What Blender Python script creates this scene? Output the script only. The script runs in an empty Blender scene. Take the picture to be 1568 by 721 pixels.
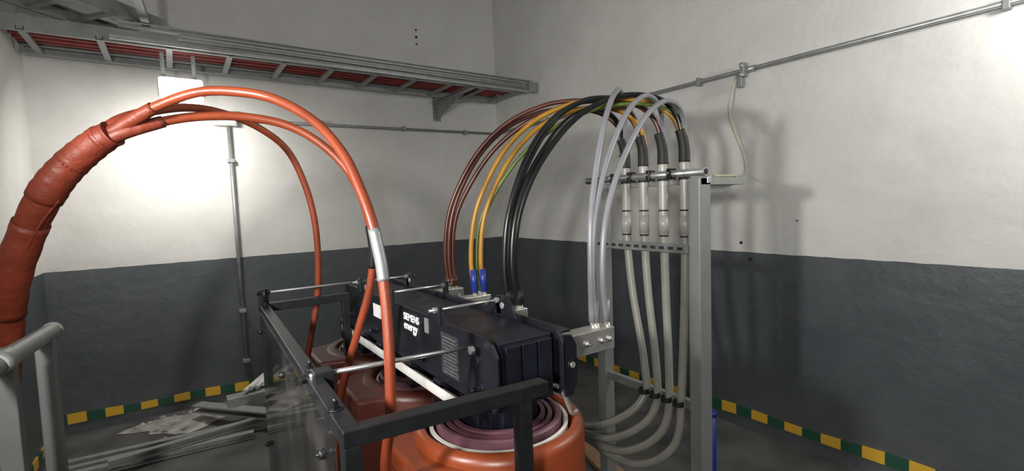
import bpy, bmesh, math, random
from mathutils import Vector, Matrix
random.seed(4)
S=bpy.context.scene
COL=S.collection

# ---------------------------------------------------------------- materials
def newmat(name):
    m=bpy.data.materials.new(name); m.use_nodes=True
    nt=m.node_tree; b=nt.nodes['Principled BSDF']
    return m,nt,b
def pmat(name,col,rough=.5,metal=0.,var=.12,scale=12.,bump=0.,bscale=60.,coat=0.,spec=None):
    m,nt,b=newmat(name)
    tc=nt.nodes.new('ShaderNodeTexCoord')
    n=nt.nodes.new('ShaderNodeTexNoise'); n.inputs['Scale'].default_value=scale; n.inputs['Detail'].default_value=5
    nt.links.new(tc.outputs['Object'],n.inputs['Vector'])
    r=nt.nodes.new('ShaderNodeValToRGB')
    lo=tuple(max(0,c*(1-var)) for c in col)+(1,); hi=tuple(min(1,c*(1+var)) for c in col)+(1,)
    r.color_ramp.elements[0].position=.3; r.color_ramp.elements[1].position=.7
    r.color_ramp.elements[0].color=lo; r.color_ramp.elements[1].color=hi
    nt.links.new(n.outputs['Fac'],r.inputs['Fac']); nt.links.new(r.outputs['Color'],b.inputs['Base Color'])
    b.inputs['Roughness'].default_value=rough; b.inputs['Metallic'].default_value=metal
    if coat: b.inputs['Coat Weight'].default_value=coat; b.inputs['Coat Roughness'].default_value=.15
    if spec is not None: b.inputs['Specular IOR Level'].default_value=spec
    if bump:
        n2=nt.nodes.new('ShaderNodeTexNoise'); n2.inputs['Scale'].default_value=bscale; n2.inputs['Detail'].default_value=4
        nt.links.new(tc.outputs['Object'],n2.inputs['Vector'])
        bp=nt.nodes.new('ShaderNodeBump'); bp.inputs['Strength'].default_value=bump; bp.inputs['Distance'].default_value=.01
        nt.links.new(n2.outputs['Fac'],bp.inputs['Height']); nt.links.new(bp.outputs['Normal'],b.inputs['Normal'])
    return m
PAINT_Z=1.36
def wallmat():
    m,nt,b=newmat('plaster_two_tone')
    N=nt.nodes; L=nt.links
    g=N.new('ShaderNodeNewGeometry'); sep=N.new('ShaderNodeSeparateXYZ'); L.new(g.outputs['Position'],sep.inputs[0])
    nz=N.new('ShaderNodeTexNoise'); nz.inputs['Scale'].default_value=9; L.new(g.outputs['Position'],nz.inputs['Vector'])
    ma=N.new('ShaderNodeMath'); ma.operation='MULTIPLY_ADD'; ma.inputs[1].default_value=.012; L.new(nz.outputs['Fac'],ma.inputs[0]); L.new(sep.outputs['Z'],ma.inputs[2])
    gt=N.new('ShaderNodeMath'); gt.operation='GREATER_THAN'; gt.inputs[1].default_value=PAINT_Z+.006; L.new(ma.outputs[0],gt.inputs[0])
    n1=N.new('ShaderNodeTexNoise'); n1.inputs['Scale'].default_value=1.7; n1.inputs['Detail'].default_value=8; n1.inputs['Roughness'].default_value=.65; L.new(g.outputs['Position'],n1.inputs['Vector'])
    ru=N.new('ShaderNodeValToRGB'); e=ru.color_ramp.elements; e[0].position=.3; e[1].position=.65
    e[0].color=(.53,.525,.50,1); e[1].color=(.62,.615,.595,1); L.new(n1.outputs['Fac'],ru.inputs['Fac'])
    rl=N.new('ShaderNodeValToRGB'); e=rl.color_ramp.elements; e[0].position=.3; e[1].position=.75
    e[0].color=(.055,.064,.072,1); e[1].color=(.085,.094,.103,1); L.new(n1.outputs['Fac'],rl.inputs['Fac'])
    du=N.new('ShaderNodeMapRange'); du.inputs['From Min'].default_value=.0; du.inputs['From Max'].default_value=.5; du.inputs['To Min'].default_value=.25; du.inputs['To Max'].default_value=0
    L.new(sep.outputs['Z'],du.inputs['Value'])
    mu=N.new('ShaderNodeMath'); mu.operation='MULTIPLY'; L.new(du.outputs[0],mu.inputs[0]); L.new(nz.outputs['Fac'],mu.inputs[1])
    sc=N.new('ShaderNodeTexNoise'); sc.inputs['Scale'].default_value=6; sc.inputs['Detail'].default_value=10; sc.inputs['Roughness'].default_value=.7; L.new(g.outputs['Position'],sc.inputs['Vector'])
    sr=N.new('ShaderNodeMapRange'); sr.inputs['From Min'].default_value=.66; sr.inputs['From Max'].default_value=.74; sr.inputs['To Max'].default_value=.25; L.new(sc.outputs['Fac'],sr.inputs['Value'])
    mm=N.new('ShaderNodeMath'); mm.operation='MAXIMUM'; L.new(mu.outputs[0],mm.inputs[0]); L.new(sr.outputs[0],mm.inputs[1])
    md=N.new('ShaderNodeMix'); md.data_type='RGBA'; L.new(mm.outputs[0],md.inputs[0]); L.new(rl.outputs['Color'],md.inputs[6]); md.inputs[7].default_value=(.22,.21,.19,1)
    mx=N.new('ShaderNodeMix'); mx.data_type='RGBA'; L.new(gt.outputs[0],mx.inputs[0]); L.new(md.outputs[2],mx.inputs[6]); L.new(ru.outputs['Color'],mx.inputs[7])
    L.new(mx.outputs[2],b.inputs['Base Color'])
    rg=N.new('ShaderNodeMapRange'); rg.inputs['To Min'].default_value=.42; rg.inputs['To Max'].default_value=.75; L.new(gt.outputs[0],rg.inputs['Value']); L.new(rg.outputs[0],b.inputs['Roughness'])
    n2=N.new('ShaderNodeTexNoise'); n2.inputs['Scale'].default_value=3.5; n2.inputs['Detail'].default_value=9; n2.inputs['Roughness'].default_value=.6; L.new(g.outputs['Position'],n2.inputs['Vector'])
    bp=N.new('ShaderNodeBump'); bp.inputs['Strength'].default_value=.4; bp.inputs['Distance'].default_value=.03; L.new(n2.outputs['Fac'],bp.inputs['Height']); L.new(bp.outputs['Normal'],b.inputs['Normal'])
    return m
def tapemat(axis):
    m,nt,b=newmat('hazard_tape_'+axis); N=nt.nodes; L=nt.links
    g=N.new('ShaderNodeNewGeometry'); sep=N.new('ShaderNodeSeparateXYZ'); L.new(g.outputs['Position'],sep.inputs[0])
    d=N.new('ShaderNodeMath'); d.operation='DIVIDE'; d.inputs[1].default_value=.24; L.new(sep.outputs[axis],d.inputs[0])
    f=N.new('ShaderNodeMath'); f.operation='FRACT'; L.new(d.outputs[0],f.inputs[0])
    gt=N.new('ShaderNodeMath'); gt.operation='GREATER_THAN'; gt.inputs[1].default_value=.5; L.new(f.outputs[0],gt.inputs[0])
    mx=N.new('ShaderNodeMix'); mx.data_type='RGBA'; L.new(gt.outputs[0],mx.inputs[0])
    mx.inputs[6].default_value=(.02,.085,.05,1); mx.inputs[7].default_value=(.72,.42,.04,1)
    L.new(mx.outputs[2],b.inputs['Base Color']); b.inputs['Roughness'].default_value=.4
    return m
M={}
M['wall']=wallmat()
M['tapeX']=tapemat('X'); M['tapeY']=tapemat('Y')
M['floor']=pmat('dusty_concrete',(.085,.085,.083),.8,0,.45,3.,.3,25)
M['ceil']=pmat('ceiling_plaster',(.45,.45,.43),.8)
M['galv']=pmat('galvanised_steel',(.40,.41,.41),.38,.75,.14,18)
M['galvf']=pmat('galvanised_offcut_steel',(.36,.37,.36),.4,.35,.14,18)
M['galvd']=pmat('dull_galvanised',(.26,.27,.27),.5,.5,.15,10)
M['alu']=pmat('satin_paint_grey_steel',(.25,.26,.25),.42,.35,.08,8)
M['rail']=pmat('weathered_grey_steel',(.15,.155,.15),.45,.4,.12,8)
M['chrome']=pmat('bright_steel',(.62,.62,.62),.25,.9,.08,20)
M['tin']=pmat('tinned_copper',(.68,.67,.62),.3,.8,.12,25)
M['strip']=pmat('bright_aluminium_strip',(.70,.69,.66),.4,.3,.12,25)
M['black']=pmat('black_powder_coat',(.009,.010,.011),.38,.0,.3,30,.08,200,spec=.35)
M['blackm']=pmat('black_enamel_steel',(.008,.009,.012),.33,.0,.3,14,.0,spec=.4)
M['core']=pmat('core_steel',(.008,.009,.016),.4,.2,.3,40)
M['hv']=pmat('orange_sheath',(.165,.031,.011),.40,0,.18,9,.05,80,spec=.4)
M['hvwrap']=pmat('orange_heat_shrink',(.145,.025,.011),.5,0,.25,14,.35,45,spec=.35)
M['redc']=pmat('red_sheath',(.20,.02,.014),.5,0,.2,8)
M['resin']=pmat('rust_cast_resin',(.215,.040,.011),.36,0,.15,6,.06,30)
M['resinb']=pmat('brown_cast_resin',(.105,.024,.015),.42,0,.15,6,.05,30)
M['mauve']=pmat('mauve_resin',(.115,.048,.065),.45,0,.2,10)
M['whitering']=pmat('white_insulation',(.50,.47,.42),.6,0,.12,10)
M['brown']=pmat('brown_sheath',(.075,.020,.012),.33,0,.2,10)
M['yellow']=pmat('yellow_ochre_sheath',(.34,.17,.016),.35,0,.15,10)
M['green']=pmat('olive_green_sheath',(.09,.13,.022),.35,0,.2,10)
M['blackc']=pmat('black_sheath',(.009,.009,.010),.3,0,.2,10)
M['greyc']=pmat('light_grey_sheath',(.215,.215,.235),.35,0,.1,10)
M['blue']=pmat('blue_heat_shrink',(.012,.03,.24),.4,0,.15,10)
M['pvc']=pmat('grey_pvc',(.25,.25,.215),.36,0,.1,12)
M['pvcl']=pmat('pale_grey_pvc',(.36,.35,.32),.32,0,.1,12)
M['pvcw']=pmat('white_pvc',(.70,.70,.68),.45,0,.06,12)
M['rubber']=pmat('black_rubber',(.01,.01,.01),.6,0,.2,20)
M['sleeve']=pmat('grey_sleeve',(.20,.21,.21),.35,.3,.1,12)
M['lab']=pmat('printed_label',(.62,.62,.60),.5,0,.1,60)
M['plate']=pmat('engraved_nameplate',(.04,.042,.045),.35,.3,.6,90)
M['line']=pmat('engraved_line',(.12,.12,.12),.5,.2,.3,90)
M['ink']=pmat('white_lettering',(.9,.9,.9),.6)
M['cream']=pmat('cream_cable',(.42,.40,.27),.5)
M['wood']=pmat('raw_wood',(.30,.19,.11),.7,0,.2,20)
M['dust']=pmat('plaster_rubble',(.36,.345,.31),.95,0,.4,9,.6,40)
M['hole']=pmat('dark_hole',(.02,.02,.02),.9)
M['lampbody']=pmat('white_enamel',(.5,.5,.48),.4)
m,nt,b=newmat('lit_diffuser'); b.inputs['Emission Color'].default_value=(1,.97,.92,1); b.inputs['Emission Strength'].default_value=30; M['emit']=m
m,nt,b=newmat('clear_polycarbonate'); N=nt.nodes; L=nt.links
tr=N.new('ShaderNodeBsdfTransparent'); tr.inputs[0].default_value=(.93,.94,.94,1)
gl=N.new('ShaderNodeBsdfGlossy'); gl.inputs['Roughness'].default_value=.04
df=N.new('ShaderNodeBsdfDiffuse'); df.inputs[0].default_value=(.5,.5,.5,1)  # patchy grey dust film, painted in to imitate hazy reflections on the sheet
tc=N.new('ShaderNodeTexCoord'); nn=N.new('ShaderNodeTexNoise'); nn.inputs['Scale'].default_value=5; nn.inputs['Detail'].default_value=8; L.new(tc.outputs['Object'],nn.inputs['Vector'])
mr=N.new('ShaderNodeMapRange'); mr.inputs['From Min'].default_value=.5; mr.inputs['From Max'].default_value=.75; mr.inputs['To Min'].default_value=.012; mr.inputs['To Max'].default_value=.10; L.new(nn.outputs['Fac'],mr.inputs['Value'])
m0=N.new('ShaderNodeMixShader'); L.new(mr.outputs[0],m0.inputs[0]); L.new(tr.outputs[0],m0.inputs[1]); L.new(df.outputs[0],m0.inputs[2])
ms=N.new('ShaderNodeMixShader'); fr=N.new('ShaderNodeFresnel'); fr.inputs[0].default_value=1.5
ad=N.new('ShaderNodeMath'); ad.operation='MULTIPLY_ADD'; ad.inputs[1].default_value=.7; ad.inputs[2].default_value=.03
L.new(fr.outputs[0],ad.inputs[0]); L.new(ad.outputs[0],ms.inputs[0]); L.new(m0.outputs[0],ms.inputs[1]); L.new(gl.outputs[0],ms.inputs[2])
L.new(ms.outputs[0],N['Material Output'].inputs['Surface']); M['clear']=m

# ---------------------------------------------------------------- mesh helpers
def group(name,loc=(0,0,0)):
    e=bpy.data.objects.new(name,None); e.empty_display_size=.1; COL.objects.link(e); return e
def mkobj(name,bm,mat,parent=None,smooth=False,bevel=0,segs=2):
    me=bpy.data.meshes.new(name); bmesh.ops.recalc_face_normals(bm,faces=bm.faces[:]); bm.to_mesh(me); bm.free()
    if smooth:
        for p in me.polygons: p.use_smooth=True
    ob=bpy.data.objects.new(name,me); COL.objects.link(ob)
    if isinstance(mat,str): mat=M[mat]
    me.materials.append(mat)
    if parent: ob.parent=parent
    if bevel:
        mo=ob.modifiers.new('bevel','BEVEL'); mo.width=bevel; mo.segments=segs; mo.limit_method='ANGLE'
    return ob
def box(name,lo,hi,mat,parent=None,bevel=0):
    bm=bmesh.new(); bmesh.ops.create_cube(bm,size=1)
    lo=Vector(lo);hi=Vector(hi);c=(lo+hi)/2;s=hi-lo
    for v in bm.verts: v.co=Vector((v.co.x*s.x,v.co.y*s.y,v.co.z*s.z))+c
    return mkobj(name,bm,mat,parent,bevel=bevel)
def frame(d,up=Vector((0,0,1))):
    d=d.normalized()
    if abs(d.dot(up))>.98: up=Vector((0,1,0))
    x=d.cross(up).normalized(); y=x.cross(d).normalized(); return x,y,d
def beam(name,p,q,w,h,mat,parent=None,bevel=.002,up=Vector((0,0,1))):
    p=Vector(p);q=Vector(q);x,y,d=frame(q-p,up); bm=bmesh.new()
    r=[]
    for c in (p,q): r.append([bm.verts.new(c+x*sx*w/2+y*sy*h/2) for sx,sy in((-1,-1),(1,-1),(1,1),(-1,1))])
    for i in range(4): bm.faces.new((r[0][i],r[0][(i+1)%4],r[1][(i+1)%4],r[1][i]))
    bm.faces.new(r[0][::-1]); bm.faces.new(r[1])
    return mkobj(name,bm,mat,parent,bevel=bevel)
def profile_beam(name,p,q,prof,mat,parent=None,up=Vector((0,0,1))):
    p=Vector(p);q=Vector(q);x,y,d=frame(q-p,up); bm=bmesh.new(); r=[]
    for c in (p,q): r.append([bm.verts.new(c+x*a+y*b) for a,b in prof])
    n=len(prof)
    for i in range(n): bm.faces.new((r[0][i],r[0][(i+1)%n],r[1][(i+1)%n],r[1][i]))
    bm.faces.new(r[0][::-1]); bm.faces.new(r[1])
    return mkobj(name,bm,mat,parent)
def cprof(w,h,t,lip=0):
    return [(0,-h/2),(w,-h/2),(w,-h/2+t+lip),(w-t,-h/2+t+lip),(w-t,-h/2+t),(t,-h/2+t),(t,h/2-t),(w-t,h/2-t),(w-t,h/2-t-lip),(w,h/2-t-lip),(w,h/2),(0,h/2)]
def cyl(name,p,q,r,mat,parent=None,n=20,r2=None,smooth=True,hexa=False):
    if hexa: n=6; smooth=False
    p=Vector(p);q=Vector(q);x,y,d=frame(q-p); r2=r if r2 is None else r2
    bm=bmesh.new(); A=[];B=[]
    for i in range(n):
        a=2*math.pi*i/n; u=x*math.cos(a)+y*math.sin(a); A.append(bm.verts.new(p+u*r)); B.append(bm.verts.new(q+u*r2))
    for i in range(n):
        f=bm.faces.new((A[i],A[(i+1)%n],B[(i+1)%n],B[i])); f.smooth=smooth
    bm.faces.new(A[::-1]); bm.faces.new(B)
    return mkobj(name,bm,mat,parent)
def catmull(P,n=8,closed=False):
    P=[Vector(p) for p in P]; out=[]
    Q=[P[0]*2-P[1]]+P+[P[-1]*2-P[-2]]
    for i in range(1,len(Q)-2):
        for k in range(n):
            t=k/n; a,b,c,d=Q[i-1],Q[i],Q[i+1],Q[i+2]
            out.append(.5*((2*b)+(c-a)*t+(2*a-5*b+4*c-d)*t*t+(3*b-a-3*c+d)*t**3))
    out.append(P[-1]); return out
def tube(name,P,r,mat,parent=None,n=12,res=8,smoothpath=True):
    pts=catmull(P,res) if smoothpath else [Vector(p) for p in P]
    rf=r if callable(r) else (lambda t:r)
    bm=bmesh.new(); rings=[]; N=len(pts)
    T=[(pts[min(i+1,N-1)]-pts[max(i-1,0)]).normalized() for i in range(N)]
    x,_,_=frame(T[0])
    for i in range(N):
        x=(x-T[i]*x.dot(T[i])).normalized(); y=T[i].cross(x); rr=rf(i/(N-1))
        rings.append([bm.verts.new(pts[i]+(x*math.cos(2*math.pi*k/n)+y*math.sin(2*math.pi*k/n))*rr) for k in range(n)])
    for i in range(N-1):
        for k in range(n): 
            f=bm.faces.new((rings[i][k],rings[i][(k+1)%n],rings[i+1][(k+1)%n],rings[i+1][k])); f.smooth=True
    bm.faces.new(rings[0][::-1]); bm.faces.new(rings[-1])
    return mkobj(name,bm,mat,parent)
def lathe(name,c,prof,mat,parent=None,n=64):
    bm=bmesh.new(); R=[]
    for k in range(n):
        a=2*math.pi*k/n; R.append([bm.verts.new((c[0]+r*math.cos(a),c[1]+r*math.sin(a),c[2]+z)) for r,z in prof])
    m_=len(prof)
    for k in range(n):
        for j in range(m_):
            f=bm.faces.new((R[k][j],R[(k+1)%n][j],R[(k+1)%n][(j+1)%m_],R[k][(j+1)%m_])); f.smooth=False
    ob=mkobj(name,bm,mat,parent)
    for p in ob.data.polygons: p.use_smooth=True
    mo=ob.modifiers.new('es','EDGE_SPLIT'); mo.split_angle=math.radians(35)
    return ob
def poly_plate(name,pts,axis,pos,thick,mat,parent=None,bevel=.002):
    bm=bmesh.new(); A=[];B=[]
    for a,b in pts:
        if axis=='x': A.append(bm.verts.new((pos,a,b))); B.append(bm.verts.new((pos+thick,a,b)))
        elif axis=='y': A.append(bm.verts.new((a,pos,b))); B.append(bm.verts.new((a,pos+thick,b)))
        else: A.append(bm.verts.new((a,b,pos))); B.append(bm.verts.new((a,b,pos+thick)))
    n=len(pts)
    for i in range(n): bm.faces.new((A[i],A[(i+1)%n],B[(i+1)%n],B[i]))
    bm.faces.new(A[::-1]); bm.faces.new(B)
    return mkobj(name,bm,mat,parent,bevel=bevel)
def bolt(name,p,axis,parent,s=.01,mat='chrome',length=.03):
    a=Vector(axis).normalized(); p=Vector(p)
    cyl(name+'_washer',p,p+a*s*.3,s*1.5,mat,parent,n=18)
    cyl(name+'_nut',p+a*s*.3,p+a*s*1.3,s,mat,parent,hexa=True)
    cyl(name+'_stud',p+a*s*1.3,p+a*length,s*.5,mat,parent,n=10)

# ---------------------------------------------------------------- room shell
XL,XR,YB,YF,H=-.9,3.49,5.3,-2.2,4.8
box('floor',(XL-.15,YF-.15,-.1),(XR+.15,YB+.15,0),'floor')
box('ceiling',(XL-.15,YF-.15,H),(XR+.15,YB+.15,H+.1),'ceil')
wb=box('wall_back',(XL-.15,YB,0),(XR+.15,YB+.15,H),'wall')
wr=box('wall_right',(XR,YF,0),(XR+.15,YB,H),'wall')
wl=box('wall_left',(XL-.15,YF,0),(XL,YB,H),'wall')
box('wall_front',(XL-.15,YF-.15,0),(XR+.15,YF,H),'wall')
def holes(parent,pts,axis):
    for i,(a,z,r) in enumerate(pts):
        if axis=='y': cyl('anchor_hole_%d'%i,(a,YB-.003,z),(a,YB+.01,z),r,'hole',parent,n=12)
        else: cyl('anchor_hole_%d'%i,(XR-.003,a,z),(XR+.01,a,z),r,'hole',parent,n=12)
holes(wb,[(2.42,3.83,.012),(2.42,3.75,.016),(2.42,3.67,.012)],'y')
holes(wr,[(2.0,1.43,.012),(1.93,1.31,.014),(1.6,1.60,.006),(3.2,2.2,.008)],'x')

def tape(name,p,q,mat,nrm):
    p=Vector(p);q=Vector(q);n=60;bm=bmesh.new();nrm=Vector(nrm);prev=None;ph=random.random()*6
    for i in range(n+1):
        t=i/n;c=p.lerp(q,t); w=.012*math.sin(t*9+ph)+.006*math.sin(t*31+ph); hh=.036*(1+.15*math.sin(t*23+ph))
        off=nrm*(.004+.006*abs(math.sin(t*17+ph)))
        a=bm.verts.new(c+Vector((0,0,w-hh))+off); b=bm.verts.new(c+Vector((0,0,w+hh))+off*1.3)
        a2=bm.verts.new(c+Vector((0,0,w-hh))+nrm*.001); b2=bm.verts.new(c+Vector((0,0,w+hh))+nrm*.001)
        if prev:
            pa,pb,pa2,pb2=prev
            bm.faces.new((pa,a,b,pb)); bm.faces.new((pb,b,b2,pb2)); bm.faces.new((pa2,a2,a,pa)); bm.faces.new((pa2,pb2,b2,a2))
        prev=(a,b,a2,b2)
    return mkobj(name,bm,mat)
tape('hazard_tape',(XL+.05,YB,.12),(XR-.02,YB,.12),M['tapeX'],(0,-1,0))
tape('hazard_tape',(XR,YB-.05,.12),(XR,.2,.12),M['tapeY'],(-1,0,0))
tape('hazard_tape',(XL,YB-.2,.12),(XL,2.,.12),M['tapeY'],(1,0,0))

# ---------------------------------------------------------------- transformer
T=group('dry_type_transformer')
CX=.71; R=.238; ZT=1.19; YC=[1.12,1.598,2.076]
for i,cy in enumerate(YC):
    k='coil_%d'%(i+1)
    z0=.32
    ri=.205 if i==0 else .185
    q=ri-.205
    prof=[(ri,z0),(R-.01,z0),(R,z0+.02),(R,ZT-.022),(R-.006,ZT-.008),(R-.018,ZT),(ri+.006,ZT),(ri,ZT-.008)]
    lathe(k+'_high_voltage_winding',(CX,cy,0),prof,'resin' if i==0 else 'resinb',T,n=96)
    lathe(k+'_insulation_barrier',(CX,cy,0),[(.184+q*.7,.33),(.194+q*.9,.33),(.194+q*.9,ZT-.008),(.184+q*.7,ZT-.008)],'whitering',T)
    q*=.6
    lathe(k+'_low_voltage_winding',(CX,cy,0),[(.158+q,.30),(.176+q,.30),(.176+q,ZT+.006),(.171+q,ZT+.011),(.162+q,ZT+.011),(.158+q,ZT+.006)],'mauve',T)
    lathe(k+'_middle_winding',(CX,cy,0),[(.138+q*.5,.30),(.150+q*.5,.30),(.150+q*.5,ZT+.008),(.138+q*.5,ZT+.008)],'mauve',T)
    lathe(k+'_inner_winding',(CX,cy,0),[(.118,.30),(.130,.30),(.130,ZT+.012),(.118,ZT+.012)],'mauve',T)
    for s_,(hx,hy) in enumerate([(.098,.05),(.078,.078),(.05,.098)]):
        box(k+'_core_leg_step_%d'%s_,(CX-hx,cy-hy,.2),(CX+hx,cy+hy,1.32),'core',T,bevel=.003)
    mtl='resin' if i==0 else 'resinb'
    bm=bmesh.new()
    pts=[(-.17,-.158),(-.235,-.135),(-.29,-.12),(-.29,.12),(-.235,.135),(-.17,.158)]
    zb_=ZT-.03 if i==0 else ZT-.002
    A=[bm.verts.new((CX+a,cy+b_,.42)) for a,b_ in pts]; B=[bm.verts.new((CX+a,cy+b_,zb_)) for a,b_ in pts]
    for j in range(6): bm.faces.new((A[j],A[(j+1)%6],B[(j+1)%6],B[j]))
    bm.faces.new(A[::-1]); bm.faces.new(B); mkobj(k+'_terminal_block',bm,mtl,T,bevel=.012,segs=3)
    for j,(yy,zz) in enumerate([(-.06,1.09),(.06,1.09),(-.06,.62),(.06,.62)]):
        cyl(k+'_bushing_%d'%j,(CX-.28,cy+yy,zz),(CX-.33,cy+yy,zz),.026,mtl,T,r2=.02)
        bolt(k+'_terminal_%d'%j,(CX-.33,cy+yy,zz),(-1,0,0),T,.011,'tin',.035)
    cyl(k+'_tap_link',(CX-.345,cy-.06,1.09),(CX-.345,cy-.06,.62),.009,'hv',T)
    for j,(dx,dy) in enumerate([(-.10,.13),(.10,.13)] if i==0 else [(-.10,-.14),(.10,-.14),(-.10,.14),(.10,.14)]):
        box(k+'_pressure_block_%d'%j,(CX+dx-.028,cy+dy-.02,ZT+.010),(CX+dx+.028,cy+dy+.02,1.285),'blackm',T,bevel=.004)
y0,y1=.95,2.2
box('upper_yoke_core',(CX-.085,y0+.03,1.27),(CX+.085,y1-.02,1.44),'core',T,bevel=.004)
for j in range(3):
    x=CX-.05+j*.05; box('yoke_lamination_%d'%j,(x-.022,y0+.012,1.275),(x+.022,y0+.035,1.43),'core',T,bevel=.002)
def clamp(nm,xw,sgn):
    zt=1.455; zb=1.27
    pts=[(y0,zb+.03),(y0+.02,zb),(y1-.02,zb),(y1,zb+.03),(y1,zt-.01),(y1-.03,zt+.0),(y1-.18,zt),(y1-.2,zt+.0),
         (1.36,zt),(1.33,zt+.0),(1.30,zt+.03),(1.24,zt+.03),(1.2,zt),(y0+.06,zt-.0),(y0+.02,zt-.012),(y0,zt-.04)]
    poly_plate(nm+'_web',pts,'x',xw,.008,'blackm',T)
    x2=xw-.045 if sgn<0 else xw+.053
    a,b_=min(xw,x2),max(xw,x2)
    box(nm+'_lower_flange',(a,y0+.03,zb),(b_,y1-.02,zb+.008),'blackm',T,bevel=.002)
clamp('left_clamp',CX-.108,0)
clamp('right_clamp',CX+.098,1)
poly_plate('right_clamp_end_plate',[(CX+.10,1.30),(CX+.10,1.435),(CX+.13,1.43),(CX+.147,1.40),(CX+.147,1.30),(CX+.13,1.265),(CX+.105,1.265)],'y',y0,.008,'blackm',T)
box('right_clamp_upper_flange',(CX+.10,y0+.01,1.435),(CX+.135,1.75,1.443),'blackm',T,bevel=.002)
cyl('end_plate_hole_ring',(CX+.127,y0-.004,1.35),(CX+.127,y0,1.35),.014,'black',T)
cyl('end_plate_hole',(CX+.127,y0-.006,1.35),(CX+.127,y0-.003,1.35),.008,'tin',T)
for j,(xx,yy) in enumerate([(CX+.098,1.23),(CX+.098,1.95),(CX-.108,1.9)]):
    poly_plate('lifting_ear_%d'%j,[(yy-.07,1.44),(yy-.05,1.475),(yy-.02,1.5),(yy+.02,1.5),(yy+.05,1.475),(yy+.07,1.44)],'x',xx-.002,.012,'blackm',T)
    cyl('lifting_ear_eye_%d'%j,(xx-.004,yy,1.47),(xx+.012,yy,1.47),.01,'galvd',T,n=14)
for j,(yy,zz) in enumerate([(1.25,1.485),(1.62,1.487),(1.97,1.485)]):
    cyl('cross_tie_%d'%j,(CX-.14,yy,zz),(CX+.13,yy,zz),.0045,'chrome',T,n=10)
    for xx in (CX-.112,CX+.10):
        box('tie_lug_%d'%j,(xx-.004,yy-.015,1.44),(xx+.008,yy+.015,zz+.014),'blackm',T,bevel=.003)
        cyl('tie_nut_%d'%j,(xx-.014,yy,zz),(xx-.004,yy,zz),.009,'galvd',T,hexa=True)
xf=CX-.108
for j,yy in enumerate([1.03,1.36,1.8,2.12]):
    bolt('clamp_bolt_%d'%j,(xf,yy,1.32),(-1,0,0),T,.011,'blackm',.03)
cyl('clamp_hole_ring',(xf-.003,1.05,1.385),(xf,1.05,1.385),.017,'core',T)
box('rating_plate',(xf-.003,1.14,1.305),(xf,1.24,1.425),'plate',T)
for j in range(11): box('rating_plate_line_%d'%j,(xf-.0036,1.15,1.312+j*.010),(xf-.003,1.23,1.314+j*.010),'line',T)
box('side_plate_label',(xf-.003,1.325,1.40),(xf,1.35,1.445),'galvd',T)
box('paper_label',(xf-.002,1.74,1.37),(xf,1.82,1.42),'lab',T)
box('small_white_tag',(xf-.002,1.66,1.435),(xf,1.68,1.452),'lab',T)
def text(nm,s,size,y,z):
    c=bpy.data.curves.new(nm,'FONT'); c.body=s; c.size=size; c.extrude=.0006; c.offset=.0002
    o=bpy.data.objects.new(nm,c); COL.objects.link(o); o.parent=T; c.materials.append(M['ink'])
    o.matrix_world=Matrix(((0,0,-1,xf-.002),(-1,0,0,y),(0,1,0,z),(0,0,0,1)))
text('lettering_upper','SIEMENS',.033,1.515,1.413)
text('lettering_lower','energy',.040,1.515,1.382)
profile_beam('aluminium_angle',(CX-.13,1.04,1.262),(CX-.13,2.12,1.262),[(-.022,-.003),(.018,-.003),(.018,0.0),(-.019,0.0),(-.019,.026),(-.022,.026)],'strip',T)
for j in range(16): cyl('strip_slot_%d'%j,(CX-.13,1.07+j*.066,1.262),(CX-.13,1.07+j*.066,1.2635),.006,'hole',T,n=10)
for xx in (CX-.11,CX+.10): box('lower_clamp',(xx,y0,.12),(xx+.01,y1,.28),'blackm',T)
box('lower_yoke_core',(CX-.085,y0+.02,.12),(CX+.085,y1-.02,.27),'core',T)
for yy in (1.05,2.1):
    beam('chassis_beam',(CX-.36,yy,.09),(CX+.36,yy,.09),.08,.06,'blackm',T)
    for xx in (CX-.3,CX+.3): cyl('chassis_wheel',(xx-.02,yy,.06),(xx+.02,yy,.06),.06,'galvd',T)
LV={'grey':(1.235,1.235,1.325),'black':(1.19,1.70,1.325),'yellow':(1.19,2.00,1.345),'brown':(1.19,2.27,1.345)}
for nm,(x,y,z) in LV.items():
    box('busbar_%s_phase_arm'%nm,(CX+.16,y-.01,z-.065),(x-.06,y+.0,z-.01),'tin',T,bevel=.001)
    xl=x-.21 if nm=='grey' else x-.12
    box('busbar_%s_phase_flag'%nm,(xl,y-.02,z-.078),(x+.045,y-.012,z-.0),'tin',T,bevel=.001)
    box('busbar_%s_phase_shelf'%nm,(xl,y-.012,z-.008),(x+.045,y+.05,z-.0),'tin',T,bevel=.001)
    box('busbar_%s_phase_riser'%nm,(CX+.20,y+.0,.9),(CX+.24,y+.008,z-.01),'tin',T,bevel=.001)
    for j in (-.09,-.02,.02):
        bolt('busbar_%s_bolt_%d'%(nm,int(j*1000)),(x+j,y-.02,z-.04),(0,-1,0),T,.008,'chrome',.02)
box('neutral_bar_clip',(CX+.19,1.16,1.235),(CX+.20,1.24,1.32),'tin',T,bevel=.001)
tube('coil_1_copper_tail',[(CX+.06,.985,1.30),(CX+.10,.975,1.29),(CX+.125,.972,1.24),(CX+.15,.98,1.2),(CX+.185,1.0,1.19)],.006,'tin',T)

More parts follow.
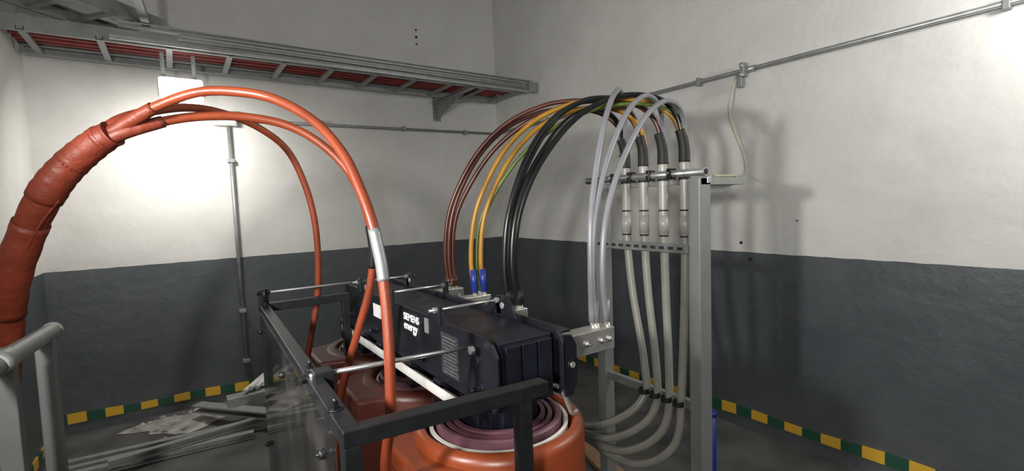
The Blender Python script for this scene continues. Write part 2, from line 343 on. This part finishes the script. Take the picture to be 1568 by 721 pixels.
# ---------------------------------------------------------------- guard frame around transformer
G=group('safety_barrier')
a=(.20,.75,1.43); b_=(.245,1.98,1.43); c_=(.585,.75,1.413)
beam('left_rail',a,b_,.03,.028,'black',G); beam('front_rail',(.185,.75,1.43),c_,.03,.028,'black',G); beam('rear_rail',(.229,1.98,1.43),(.556,1.98,1.43),.03,.03,'black',G)
for nm,x,y in (('leg_1',.20,.75),('leg_2',.53,.75),('leg_3',.245,1.98),('leg_4',.54,1.98)):
    beam(nm,(x,y,0),(x,y,1.416 if nm!='leg_2' else 1.404),.028,.028,'black',G)
beam('lower_left_rail',(.20,.75,.25),(.245,1.98,.25),.03,.03,'black',G)
beam('lower_front_rail',(.20,.75,.25),(.53,.75,.25),.03,.03,'black',G)
beam('side_sheet',(.185,.79,.84),(.228,1.96,.84),.004,1.16,'clear',G,bevel=0)
for j,(y,z) in enumerate([(.86,1.36),(.86,.98),(1.35,1.36),(1.9,1.36),(1.9,.95),(1.35,.95)]):
    x=.185+(y-.79)*.037-.003
    cyl('sheet_knob_%d'%j,(x,y,z),(x-.010,y,z),.009,'black',G); cyl('sheet_stud_%d'%j,(x+.012,y,z),(x-.014,y,z),.003,'black',G,n=8)
bolt('corner_bolt_1',(.20,.83,1.444),(0,0,1),G,.008,'blackm',.02); bolt('corner_bolt_2',(.245,1.95,1.444),(0,0,1),G,.009,'blackm',.06)
bolt('rail_bolt_3',(.213,1.08,1.444),(0,0,1),G,.007,'blackm',.02)
cyl('tie_rod_front',(.20,1.03,1.445),(CX-.10,1.06,1.42),.0055,'chrome',G,n=12)
for x in (.185,.232,.575): cyl('tie_rod_nut',(x,1.031,1.443 if x<.4 else 1.422),(x+.01,1.031,1.443 if x<.4 else 1.422),.011,'chrome' if x>.4 else 'black',G,hexa=True)
cyl('tie_rod_rear',(.225,1.97,1.487),(CX-.10,1.97,1.487),.004,'galvd',G,n=12)
for x in (.225,.255,.59): cyl('tie_rod_rear_nut',(x,1.97,1.487),(x+.01,1.97,1.487),.01,'black',G,hexa=True)
box('rear_bracket',(.228,1.965,1.44),(.262,1.975,1.50),'black',G,bevel=.002)
box('front_bracket',(.205,1.01,1.40),(.245,1.05,1.455),'black',G,bevel=.003)

# ---------------------------------------------------------------- HV cables
HV=group('high_voltage_cables')
trunk=[(-.62,1.97,.02),(-.60,1.96,.5),(-.50,1.95,1.0),(-.435,1.92,1.30),(-.395,1.84,1.498),(-.360,1.762,1.627),(-.306,1.698,1.761),(-.254,1.646,1.856),(-.204,1.615,1.919),(-.147,1.580,1.970),(-.115,1.56,1.99)]
tube('bundled_trunk',trunk,lambda t:.040-.008*t+.0012*math.sin(t*70),'hvwrap',HV,n=20,res=14)
def wrap(nm,p,i0,i1,r0,r1):
    pts=catmull(trunk,8)[i0:i1]; 
    tube(nm,pts,lambda t:r0+(r1-r0)*t+.001*math.sin(t*25+i0),'hvwrap',HV,n=24,smoothpath=False)
wrap('wrap_sleeve_1',0,34,50,.0385,.0375)
wrap('wrap_sleeve_2',0,54,66,.039,.036)
wrap('wrap_sleeve_3',0,64,76,.0365,.033)
wrap('wrap_sleeve_4',0,73,80,.035,.029)
tube('taped_seam',[(-.352,1.735,1.62),(-.318,1.69,1.70),(-.275,1.655,1.775),(-.235,1.628,1.83)],.0035,'hvwrap',HV,n=8)
A=[(-.17,1.59,1.955),(-.097,1.549,2.006),(-.028,1.504,2.050),(.061,1.445,2.084),(.141,1.389,2.083),(.220,1.333,2.061),(.289,1.244,1.998),(.330,1.159,1.912),(.349,1.103,1.825),(.359,1.065,1.751),(.366,1.042,1.664),(.366,1.021,1.550),(.360,1.003,1.439),(.354,.999,1.325),(.345,1.02,1.214),(.365,1.06,1.095)]
C=[(-.17,1.59,1.95),(-.097,1.549,1.99),(-.01,1.55,2.025),(.076,1.553,2.045),(.18,1.55,2.05),(.283,1.531,2.030),(.37,1.505,1.975),(.436,1.474,1.890),(.472,1.453,1.781),(.486,1.446,1.661),(.475,1.462,1.54),(.445,1.492,1.417),(.41,1.52,1.29),(.385,1.535,1.184),(.368,1.54,1.09)]
B=[(-.17,1.60,1.96),(-.105,1.58,2.02),(-.046,1.639,2.061),(.05,1.77,2.105),(.148,1.875,2.115),(.26,1.92,2.08),(.353,1.944,2.007),(.41,1.96,1.88),(.440,1.972,1.737),(.447,1.99,1.58),(.438,2.01,1.425),(.405,2.02,1.262),(.38,2.02,1.15),(.365,2.016,1.09)]
tube('phase_cable_1',A,.0120,'hv',HV,n=16); tube('phase_cable_2',C,.0120,'hv',HV,n=16); tube('phase_cable_3',B,.0120,'hv',HV,n=16)
for j,Q in enumerate((A,C,B)): tube('breakout_sleeve_%d'%(j+1),[Q[0],Q[1],Q[2]],lambda t:.019-.004*t,'hvwrap',HV,n=16)
tube('grey_marker_sleeve_1',[(.3605,1.060,1.735),(.366,1.042,1.664),(.3665,1.032,1.62)],.0135,'sleeve',HV,n=16)
tube('grey_marker_sleeve_2',[(.480,1.45,1.73),(.486,1.446,1.661),(.483,1.452,1.6)],.0135,'blackc',HV,n=16)
for j,p in enumerate([A[-1],C[-1],B[-1]]):
    cyl('cable_lug_%d'%j,(p[0],p[1],p[2]+.03),(p[0]+.01,p[1],p[2]-.02),.012,'tin',HV)

# ---------------------------------------------------------------- left handrail
Hh=group('tubular_railing')
rp=[(-.352,.80,1.512),(-.265,1.585,1.512)]
tube('rail',rp,.0195,'galvd',Hh,n=24,smoothpath=False)
cyl('rail_end_cap',(-.265,1.585,1.512),(-.264,1.595,1.512),.021,'galvd',Hh)
cyl('rail_coupling',(-.298,1.28,1.512),(-.292,1.335,1.512),.0235,'galvd',Hh)
for nm,(x,y) in (('post_1',(-.272,1.55)),('post_2',(-.296,1.34)),('post_3',(-.340,.9))): beam(nm,(x,y,0),(x,y,1.496),.034,.034,'rail',Hh)
beam('lower_rail',(-.340,.9,.7),(-.272,1.55,.7),.03,.03,'rail',Hh)

# ---------------------------------------------------------------- cable rack (right)
K=group('cable_support_rack')
RX=1.98
beam('near_post',(RX,1.335,0),(RX,1.335,1.87),.085,.06,'alu',K,up=Vector((0,1,0)))
beam('far_post',(RX,1.95,0),(RX,1.95,1.87),.07,.06,'alu',K,up=Vector((0,1,0)))
cyl('top_tube',(RX-.045,1.27,1.895),(RX-.045,2.02,1.895),.018,'galv',K,n=24)
cyl('top_tube_bore',(RX-.045,1.268,1.895),(RX-.045,1.272,1.895),.014,'hole',K,n=24)
beam('rear_top_tube',(RX+.03,1.30,1.86),(RX+.03,1.98,1.86),.03,.03,'galv',K)
beam('side_arm',(RX-.03,1.335,1.855),(RX+.34,1.335,1.855),.06,.035,'alu',K)
poly_plate('side_arm_gusset',[(RX+.03,1.84),(RX+.30,1.84),(RX+.05,1.79)],'y',1.335,.006,'alu',K)
profile_beam('middle_strut',(RX-.06,1.36,1.545),(RX-.06,1.94,1.545),cprof(.02,.042,.003),'galv',K)
for j in range(11):
    y=1.385+j*.052
    box('middle_strut_slot_%d'%j,(RX-.0625,y,1.538),(RX-.0585,y+.028,1.552),'hole',K)
    box('middle_strut_slot_r_%d'%j,(RX-.0415,y,1.538),(RX-.0385,y+.028,1.552),'hole',K)
profile_beam('lower_strut',(RX-.02,1.36,.79),(RX-.02,1.94,.79),cprof(.03,.042,.003),'galv',K)
PY=[1.412,1.534,1.656,1.774]; PB=[1.43,1.50,1.57,1.64]
for j,y in enumerate(PY):
    for z,xx,yy in ((1.88,RX-.0,y),(.79,RX-.045,PB[j])):
        lathe('pipe_clamp_%d'%j,(xx,yy,z),[(.0215,-.012),(.027,-.012),(.027,.012),(.0215,.012)],'rubber',K,n=24)
    cyl('clamp_bolt_%d'%j,(RX-.03,y+.04,1.895),(RX-.085,y+.04,1.90),.006,'chrome',K,n=10)
    box('saddle_%d'%j,(RX-.07,y+.028,1.872),(RX-.02,y+.052,1.922),'black',K,bevel=.005)

PP=group('cable_conduits')
for j,(yt,yb) in enumerate(zip(PY,PB)):
    top=[(RX,yt,1.98),(RX,yt,1.85),(RX,yt,1.6),(RX-.002,yt+(yb-yt)*.25,1.3),(RX-.01,yt+(yb-yt)*.75,1.0),(RX-.02,yb,.80),(RX-.03,yb+.005,.66+.035*j)]
    o=.05*j
    el=[(RX-.05-.01*j,yb+.03,.56+o*.9),(RX-.09-.02*j,yb+.11,.47+o),(RX-.12-.03*j,yb+.24,.41+o),(RX-.12-.035*j,yb+.45,.40+o*.9),(RX-.06-.03*j,yb+.68,.44+o*.7),(RX+.04-.03*j,yb+.95,.50+o*.5),(RX+.14-.03*j,yb+1.3,.46+o*.5),(RX+.2-.04*j,yb+1.8,.25+o*.4),(RX+.22-.05*j,yb+2.1,.02)]
    tube('conduit_%d'%(j+1),top+el,.020,'pvc',PP,n=18)
    tube('upper_sleeve_%d'%(j+1),[(RX,yt,1.60),(RX,yt,1.75),(RX,yt,1.97)],.0225,'pvcl',PP,n=18)
    cyl('coupling_%d'%(j+1),(RX,yt,1.61),(RX,yt,1.70),.0245,'pvcl',PP)
    cyl('coupling_band_%d'%(j+1),(RX,yt,1.72),(RX,yt,1.727),.0240,'blackc',PP); cyl('coupling_band_b_%d'%(j+1),(RX,yt,1.595),(RX,yt,1.602),.024,'blackc',PP)
    tube('entry_boot_%d'%(j+1),[(RX,yt,1.95),(RX,yt,2.0),(RX-.008,yt,2.05),(RX-.025,yt+.004,2.10)],lambda t:.027-.004*t,'rubber',PP,n=18)

# ---------------------------------------------------------------- LV cables
prof_up=[(0,0),(-.012,.18),(.015,.40),(.10,.60),(.22,.775),(.37,.905),(.54,.98),(.67,1.0)]
prof_dn=[(.80,.965),(.90,.82),(.965,.55),(.995,.22),(1,0)]
def arch(nm,P0,P1,za,r,mat,parent,lean=0.,mid=(0,0)):
    P0=Vector(P0);P1=Vector(P1); pts=[]
    for k,(s,f) in enumerate(prof_up+prof_dn):
        z0=P0.z if k<8 else P1.z
        w=math.sin(math.pi*max(0,min(1,s)))
        p=P0.lerp(P1,s); p.z=z0+(za-z0)*f
        p.x+=mid[0]*w; p.y+=mid[1]*w
        if k in (1,2,3): p.x+=lean*.6; 
        pts.append(p)
    pts.append(P1+Vector((0,0,-.06)))
    return tube(nm,pts,r,mat,parent,n=12,res=6)
LVg=group('low_voltage_cables')
def P(j,dx=0,dy=0,z=2.04): return (RX+dx,PY[j]+dy,z)
specs=[
 ('brown_cable_1',(1.168,2.29,1.36),P(2,-.008,.008),2.30,'brown',.0115,0,(-.01,.03)),
 ('brown_cable_2',(1.20,2.28,1.36),P(1,-.008,0),2.28,'brown',.0115,.01,(.02,.0)),
 ('brown_cable_3',(1.18,2.275,1.36),P(3,0,0),2.275,'brown',.0115,0,(0,.05)),
 ('yellow_cable_1',(1.168,2.02,1.36),P(0,-.008,.01),2.265,'yellow',.0115,0,(-.02,.06)),
 ('yellow_cable_2',(1.215,2.01,1.36),P(2,.008,-.008),2.245,'yellow',.0115,0,(0,.0)),
 ('green_cable_1',(1.222,2.03,1.36),P(0,.0,-.012),2.235,'green',.0095,0,(.04,0)),
 ('green_cable_2',(1.205,2.03,1.36),P(0,.016,-.006),2.262,'green',.007,0,(.10,-.02)),
 ('black_cable_1',(1.165,1.73,1.34),P(1,.008,.008),2.265,'blackc',.0125,.0,(-.02,.04)),
 ('black_cable_2',(1.225,1.72,1.34),P(0,-.012,0),2.265,'blackc',.0125,-.02,(.04,.03)),
 ('black_cable_3',(1.195,1.74,1.34),P(2,.0,.012),2.275,'blackc',.0125,-.01,(0,0)),
 ('black_cable_4',(1.21,1.715,1.34),P(3,.0,.01),2.235,'blackc',.0125,-.03,(.02,-.02)),
 ('grey_cable_1',(1.215,1.26,1.345),P(3,-.006,-.008),2.275,'greyc',.0115,0,(-.02,-.06)),
 ('grey_cable_2',(1.228,1.255,1.345),P(1,.0,-.012),2.235,'greyc',.0115,-.01,(.03,-.01)),
 ('grey_cable_3',(1.262,1.235,1.345),P(0,.012,0),2.205,'greyc',.0115,-.015,(.06,.0)),
]
for nm,p0,p1,za,mt,r,lean,mid in specs:
    arch(nm,p0,p1,za,r,mt,LVg,lean=lean,mid=mid)
    p=Vector(p0)
    if 'yellow' in nm: cyl(nm+'_boot',p,p+Vector((-.004,0,.11)),.0155,'blue',LVg)
    if 'brown' in nm: cyl(nm+'_boot',p,p+Vector((0,0,.05)),.0145,'brown',LVg)
    if 'grey' in nm: cyl(nm+'_boot',p,p+Vector((0,0,.08)),.0135,'greyc',LVg)
    if 'black' in nm: cyl(nm+'_boot',p,p+Vector((0,0,.06)),.0155,'rubber',LVg)
    cyl(nm+'_lug',p+Vector((0,-.012,-.045)),p,.010,'tin',LVg,n=12)

# ---------------------------------------------------------------- wall conduits
W1=group('wall_conduit')
ZC=2.69
tube('run_on_right_wall',[(XR-.04,-1.9,ZC),(XR-.04,5.2,ZC)],.016,'galv',W1,smoothpath=False)
for j,y in enumerate([2.32,.6,4.2]): 
    box('clip_%d'%j,(XR-.06,y-.015,ZC-.03),(XR,y+.015,ZC+.03),'galvd',W1,bevel=.004)
cyl('coupling',(XR-.04,1.87,ZC),(XR-.04,1.97,ZC),.022,'galv',W1)
box('tee_clamp',(XR-.085,1.93,ZC-.05),(XR-.03,1.96,ZC+.05),'galvd',W1,bevel=.005)
bolt('tee_bolt',(XR-.085,1.945,ZC+.03),(-1,0,0),W1,.01); bolt('tee_bolt_b',(XR-.085,1.945,ZC-.035),(-1,0,0),W1,.01)
box('down_clip',(XR-.075,1.95,ZC-.12),(XR-.04,1.99,ZC-.02),'galvd',W1,bevel=.005)
W2=group('wall_conduit')
tube('run_on_back_wall',[(.45,YB-.035,2.66),(3.43,YB-.035,ZC)],.015,'galvd',W2,smoothpath=False)
tube('drop_to_floor',[(.46,YB-.035,2.62),(.47,YB-.035,.35)],.018,'galvd',W2,smoothpath=False)
for j,(x,z) in enumerate([(.462,2.28),(.467,.85),(.47,.36)]): box('clip_v_%d'%j,(x-.03,YB-.06,z-.018),(x+.03,YB,z+.018),'galvd',W2,bevel=.004)
for j,x in enumerate([1.3,2.2,3.0]): box('clip_h_%d'%j,(x-.015,YB-.058,2.655),(x+.015,YB,2.71),'galvd',W2,bevel=.004)
box('junction_box',(.34,YB-.09,2.60),(.53,YB,2.74),'lampbody',W2,bevel=.01)
box('junction_box_lid',(.35,YB-.10,2.61),(.52,YB-.088,2.73),'lampbody',W2,bevel=.008)
Th=group('hanging_thin_cable')
tube('cable',[(3.43,2.0,2.66),(3.40,2.02,2.55),(3.37,2.02,2.4),(3.39,1.99,2.25),(3.42,1.94,2.08),(3.41,1.92,1.97),(3.30,1.88,1.93),(2.9,1.7,1.90),(2.33,1.37,1.885),(2.1,1.34,1.88)],.0065,'cream',Th,n=8)

# ---------------------------------------------------------------- cable ladder trays
def ladder(g,p,q,width,hr=.10,step=.42,flip=1,mat='galv'):
    p=Vector(p);q=Vector(q);x,y,d=frame(q-p); Ln=(q-p).length
    c=cprof(.03,hr,.004,.008)
    profile_beam('side_rail_1',p-x*width/2,q-x*width/2,c,mat,g)
    profile_beam('side_rail_2',p+x*width/2,q+x*width/2,[(-a,b) for a,b in c][::-1],mat,g)
    n=int(Ln/step)
    for i in range(n+1):
        s=p+d*(step*i+.12)
        if (s-p).length>Ln: break
        profile_beam('rung_%d'%i,s-x*width/2,s+x*width/2,[(-.02,-hr/2+.005),(.02,-hr/2+.005),(.02,-hr/2+.028),(.016,-hr/2+.028),(.016,-hr/2+.009),(-.016,-hr/2+.009),(-.016,-hr/2+.028),(-.02,-hr/2+.028)],mat,g)
T1=group('cable_ladder_tray')
zt=3.08
ladder(T1,(-.88,4.79,zt),(3.32,4.79,zt),.62,.10,.40,mat='galvd')
profile_beam('strut_on_front_rail',(-.25,4.46,zt+.072),(3.40,4.46,zt+.072),cprof(.04,.04,.003,.006),'galv',T1)
profile_beam('splice_strip',(-.3,4.42,zt-.035),(3.45,4.42,zt-.035),cprof(.02,.03,.003),'galv',T1)
profile_beam('lip_strip',(.1,4.44,zt+.02),(3.38,4.44,zt+.01),cprof(.02,.02,.003),'galv',T1)
def bracket(x):
    profile_beam('bracket_arm',(x,YB,zt-.075),(x,4.38,zt-.075),cprof(.04,.04,.003,.006),'galv',T1)
    poly_plate('bracket_web',[(YB,zt-.10),(YB,zt-.26),(YB-.06,zt-.26),(4.6,zt-.10)],'x',x+.0,.005,'galvd',T1)
    box('bracket_foot',(x-.03,YB-.008,zt-.28),(x+.07,YB,zt+.0),'galvd',T1)
bracket(2.62)
box('end_bracket',(3.36,4.40,zt-.04),(XR,4.46,zt+.07),'galvd',T1,bevel=.003)
RC=group('tray_cable_run')
for j in range(2):
    yy=4.66+j*.10
    tube('red_cable_%d'%j,[(-.85,yy,zt+.0),(-.2,yy+.02,zt+.005),(.8,yy-.02,zt+.0),(1.8,yy+.02,zt+.0),(2.6,yy,zt+.0),(3.1,yy-.02,zt+.0),(3.25,yy-.02,zt+.0)],.030,'redc',RC,n=12)
for j in range(3):
    yy=4.86+j*.05
    tube('grey_cable_%d'%j,[(-.85,yy,zt-.005),(.8,yy-.01,zt-.005),(1.8,yy+.01,zt-.005),(3.2,yy,zt-.005)],.018,'blackc' if j==1 else ('redc' if j==0 else 'greyc'),RC,n=10)
T2=group('cable_ladder_tray')
ladder(T2,(-.88,4.14,3.25),(-.1,4.75,3.22),.45,.10,.25,mat='galvd')
profile_beam('diagonal_brace',(-.06,4.45,3.18),(-.22,3.3,3.6),cprof(.05,.04,.003,.006),'galvd',T2)
profile_beam('diagonal_brace_b',(-.45,4.3,3.25),(-.6,3.4,3.6),cprof(.05,.04,.003,.006),'galvd',T2)
box('wide_cover_plate',(-.88,4.02,3.21),(-.45,4.2,3.22),'galvd',T2)

# ---------------------------------------------------------------- luminaire
F=group('bulkhead_floodlight')
box('housing',(-.05,4.54,2.69),(.25,4.68,2.84),'lampbody',F,bevel=.015)
box('diffuser_front',(-.03,4.515,2.695),(.23,4.542,2.83),'emit',F,bevel=.03)
box('diffuser',(-.03,4.53,2.67),(.23,4.66,2.692),'emit',F,bevel=.005)
for x in (-.01,.19):
    beam('hanger_strut',(x,4.60,2.82),(x,4.60,3.03),.028,.02,'galvd',F)
def light(nm,typ,loc,power,size=.2,col=(1,1,1),target=None,cone=None):
    l=bpy.data.lights.new(nm,typ); l.energy=power; l.color=col
    if typ=='AREA': l.size=size
    else: l.shadow_soft_size=size
    if cone: l.spot_size=math.radians(cone); l.spot_blend=.7
    o=bpy.data.objects.new(nm,l); COL.objects.link(o); o.location=loc
    if target: o.rotation_euler=(Vector(target)-Vector(loc)).to_track_quat('-Z','Y').to_euler()
    return o
light('flood_lamp_light','AREA',(.10,4.60,2.65),31,.22,(1,.96,.90),(.10,5.1,2.0))
light('left_wall_lamp_light','SPOT',(-.80,.80,2.05),210,.07,(1,.98,.95),(3.4,1.75,1.85),95)
light('rear_wall_lamp_light','AREA',(-.75,-.6,2.05),46,.12,(1,.98,.95),(2.0,5.,1.8))
light('right_ceiling_lamp_light','POINT',(2.85,-.05,2.72),66,.12,(1,.98,.94))

# ---------------------------------------------------------------- floor clutter
U=group('stacked_tray_lengths')
for j,(p,q,w) in enumerate([((-.75,4.50,.03),(.60,4.42,.03),.05),((-.75,4.62,.03),(.55,4.52,.03),.05),((-.70,4.40,.03),(.40,4.30,.03),.06),((-.5,4.3,.085),(.7,4.45,.085),.05)]):
    profile_beam('channel_%d'%j,p,q,cprof(w,.05,.003,.008),'galvf',U)
profile_beam('cross_channel',(.08,4.98,.12),(.60,4.30,.14),cprof(.10,.06,.004,.01),'galvf',U)
box('offcut',(.25,4.60,.14),(.62,4.72,.24),'galvf',U,bevel=.004)
V=group('plastic_tube_offcuts')
for j in range(6):
    x=.38+j*.05; cyl('tube_%d'%j,(x,4.62+.02*j,.27+.01*(j%2)),(x+.22,5.0,.28+.02*(j%3)),.018,'pvcw',V,n=14)
Rb=group('plaster_rubble')
for j in range(46):
    x=random.gauss(-.05,.22); y=5.22-abs(random.gauss(0,.22)); s=random.uniform(.008,.035)
    bm=bmesh.new(); bmesh.ops.create_icosphere(bm,subdivisions=1,radius=s)
    for v in bm.verts: v.co=Vector((v.co.x*random.uniform(.7,1.3)+x,v.co.y*random.uniform(.7,1.3)+y,max(0,v.co.z*random.uniform(.5,1)+s*.4)))
    mkobj('chunk_%d'%j,bm,'dust',Rb)
bm=bmesh.new(); ring=[]
for k in range(28):
    a=2*math.pi*k/28; r=1+.25*math.sin(3*a)+.12*math.sin(7*a); ring.append(bm.verts.new((-.02+.4*r*math.cos(a),5.0+.22*r*math.sin(a),.004)))
cv=bm.verts.new((-.02,5.0,.03))
for k in range(28): bm.faces.new((ring[k],ring[(k+1)%28],cv))
mkobj('dust_heap',bm,'dust',Rb)
Bp=group('blue_pipe'); cyl('body',(2.31,1.50,0),(2.31,1.50,.62),.028,'blue',Bp); cyl('rim',(2.31,1.50,.60),(2.31,1.50,.625),.031,'blue',Bp)
Wd=group('wooden_plank'); beam('board',(2.1,1.75,.02),(2.35,2.6,.02),.14,.03,'wood',Wd)
St=group('floor_strut'); profile_beam('channel',(1.95,2.7,.03),(2.6,4.2,.03),cprof(.05,.05,.003,.008),'galv',St)
profile_beam('channel_b',(1.5,2.9,.03),(1.75,3.9,.60),cprof(.03,.03,.003),'galv',St)

# ---------------------------------------------------------------- world + camera
w=bpy.data.worlds.new('world'); S.world=w; w.use_nodes=True
w.node_tree.nodes['Background'].inputs[0].default_value=(.8,.85,.9,1); w.node_tree.nodes['Background'].inputs[1].default_value=.02
X=Vector((.8201,-.0654,.5685)).normalized(); Y=Vector((-.5715,-.0333,.82)); Y=(Y-X*Y.dot(X)).normalized(); Z=X.cross(Y)
right=Vector((X[0],Y[0],Z[0])); down=Vector((X[1],Y[1],Z[1])); fwd=Vector((X[2],Y[2],Z[2]))
cam=bpy.data.cameras.new('camera'); co=bpy.data.objects.new('camera',cam); COL.objects.link(co)
Mt=Matrix(((right.x,-down.x,-fwd.x,0),(right.y,-down.y,-fwd.y,0),(right.z,-down.z,-fwd.z,1.78),(0,0,0,1)))
co.matrix_world=Mt
cam.sensor_width=36; cam.lens=36*739/1568; cam.clip_start=.02
S.camera=co
S.view_settings.view_transform='Standard'
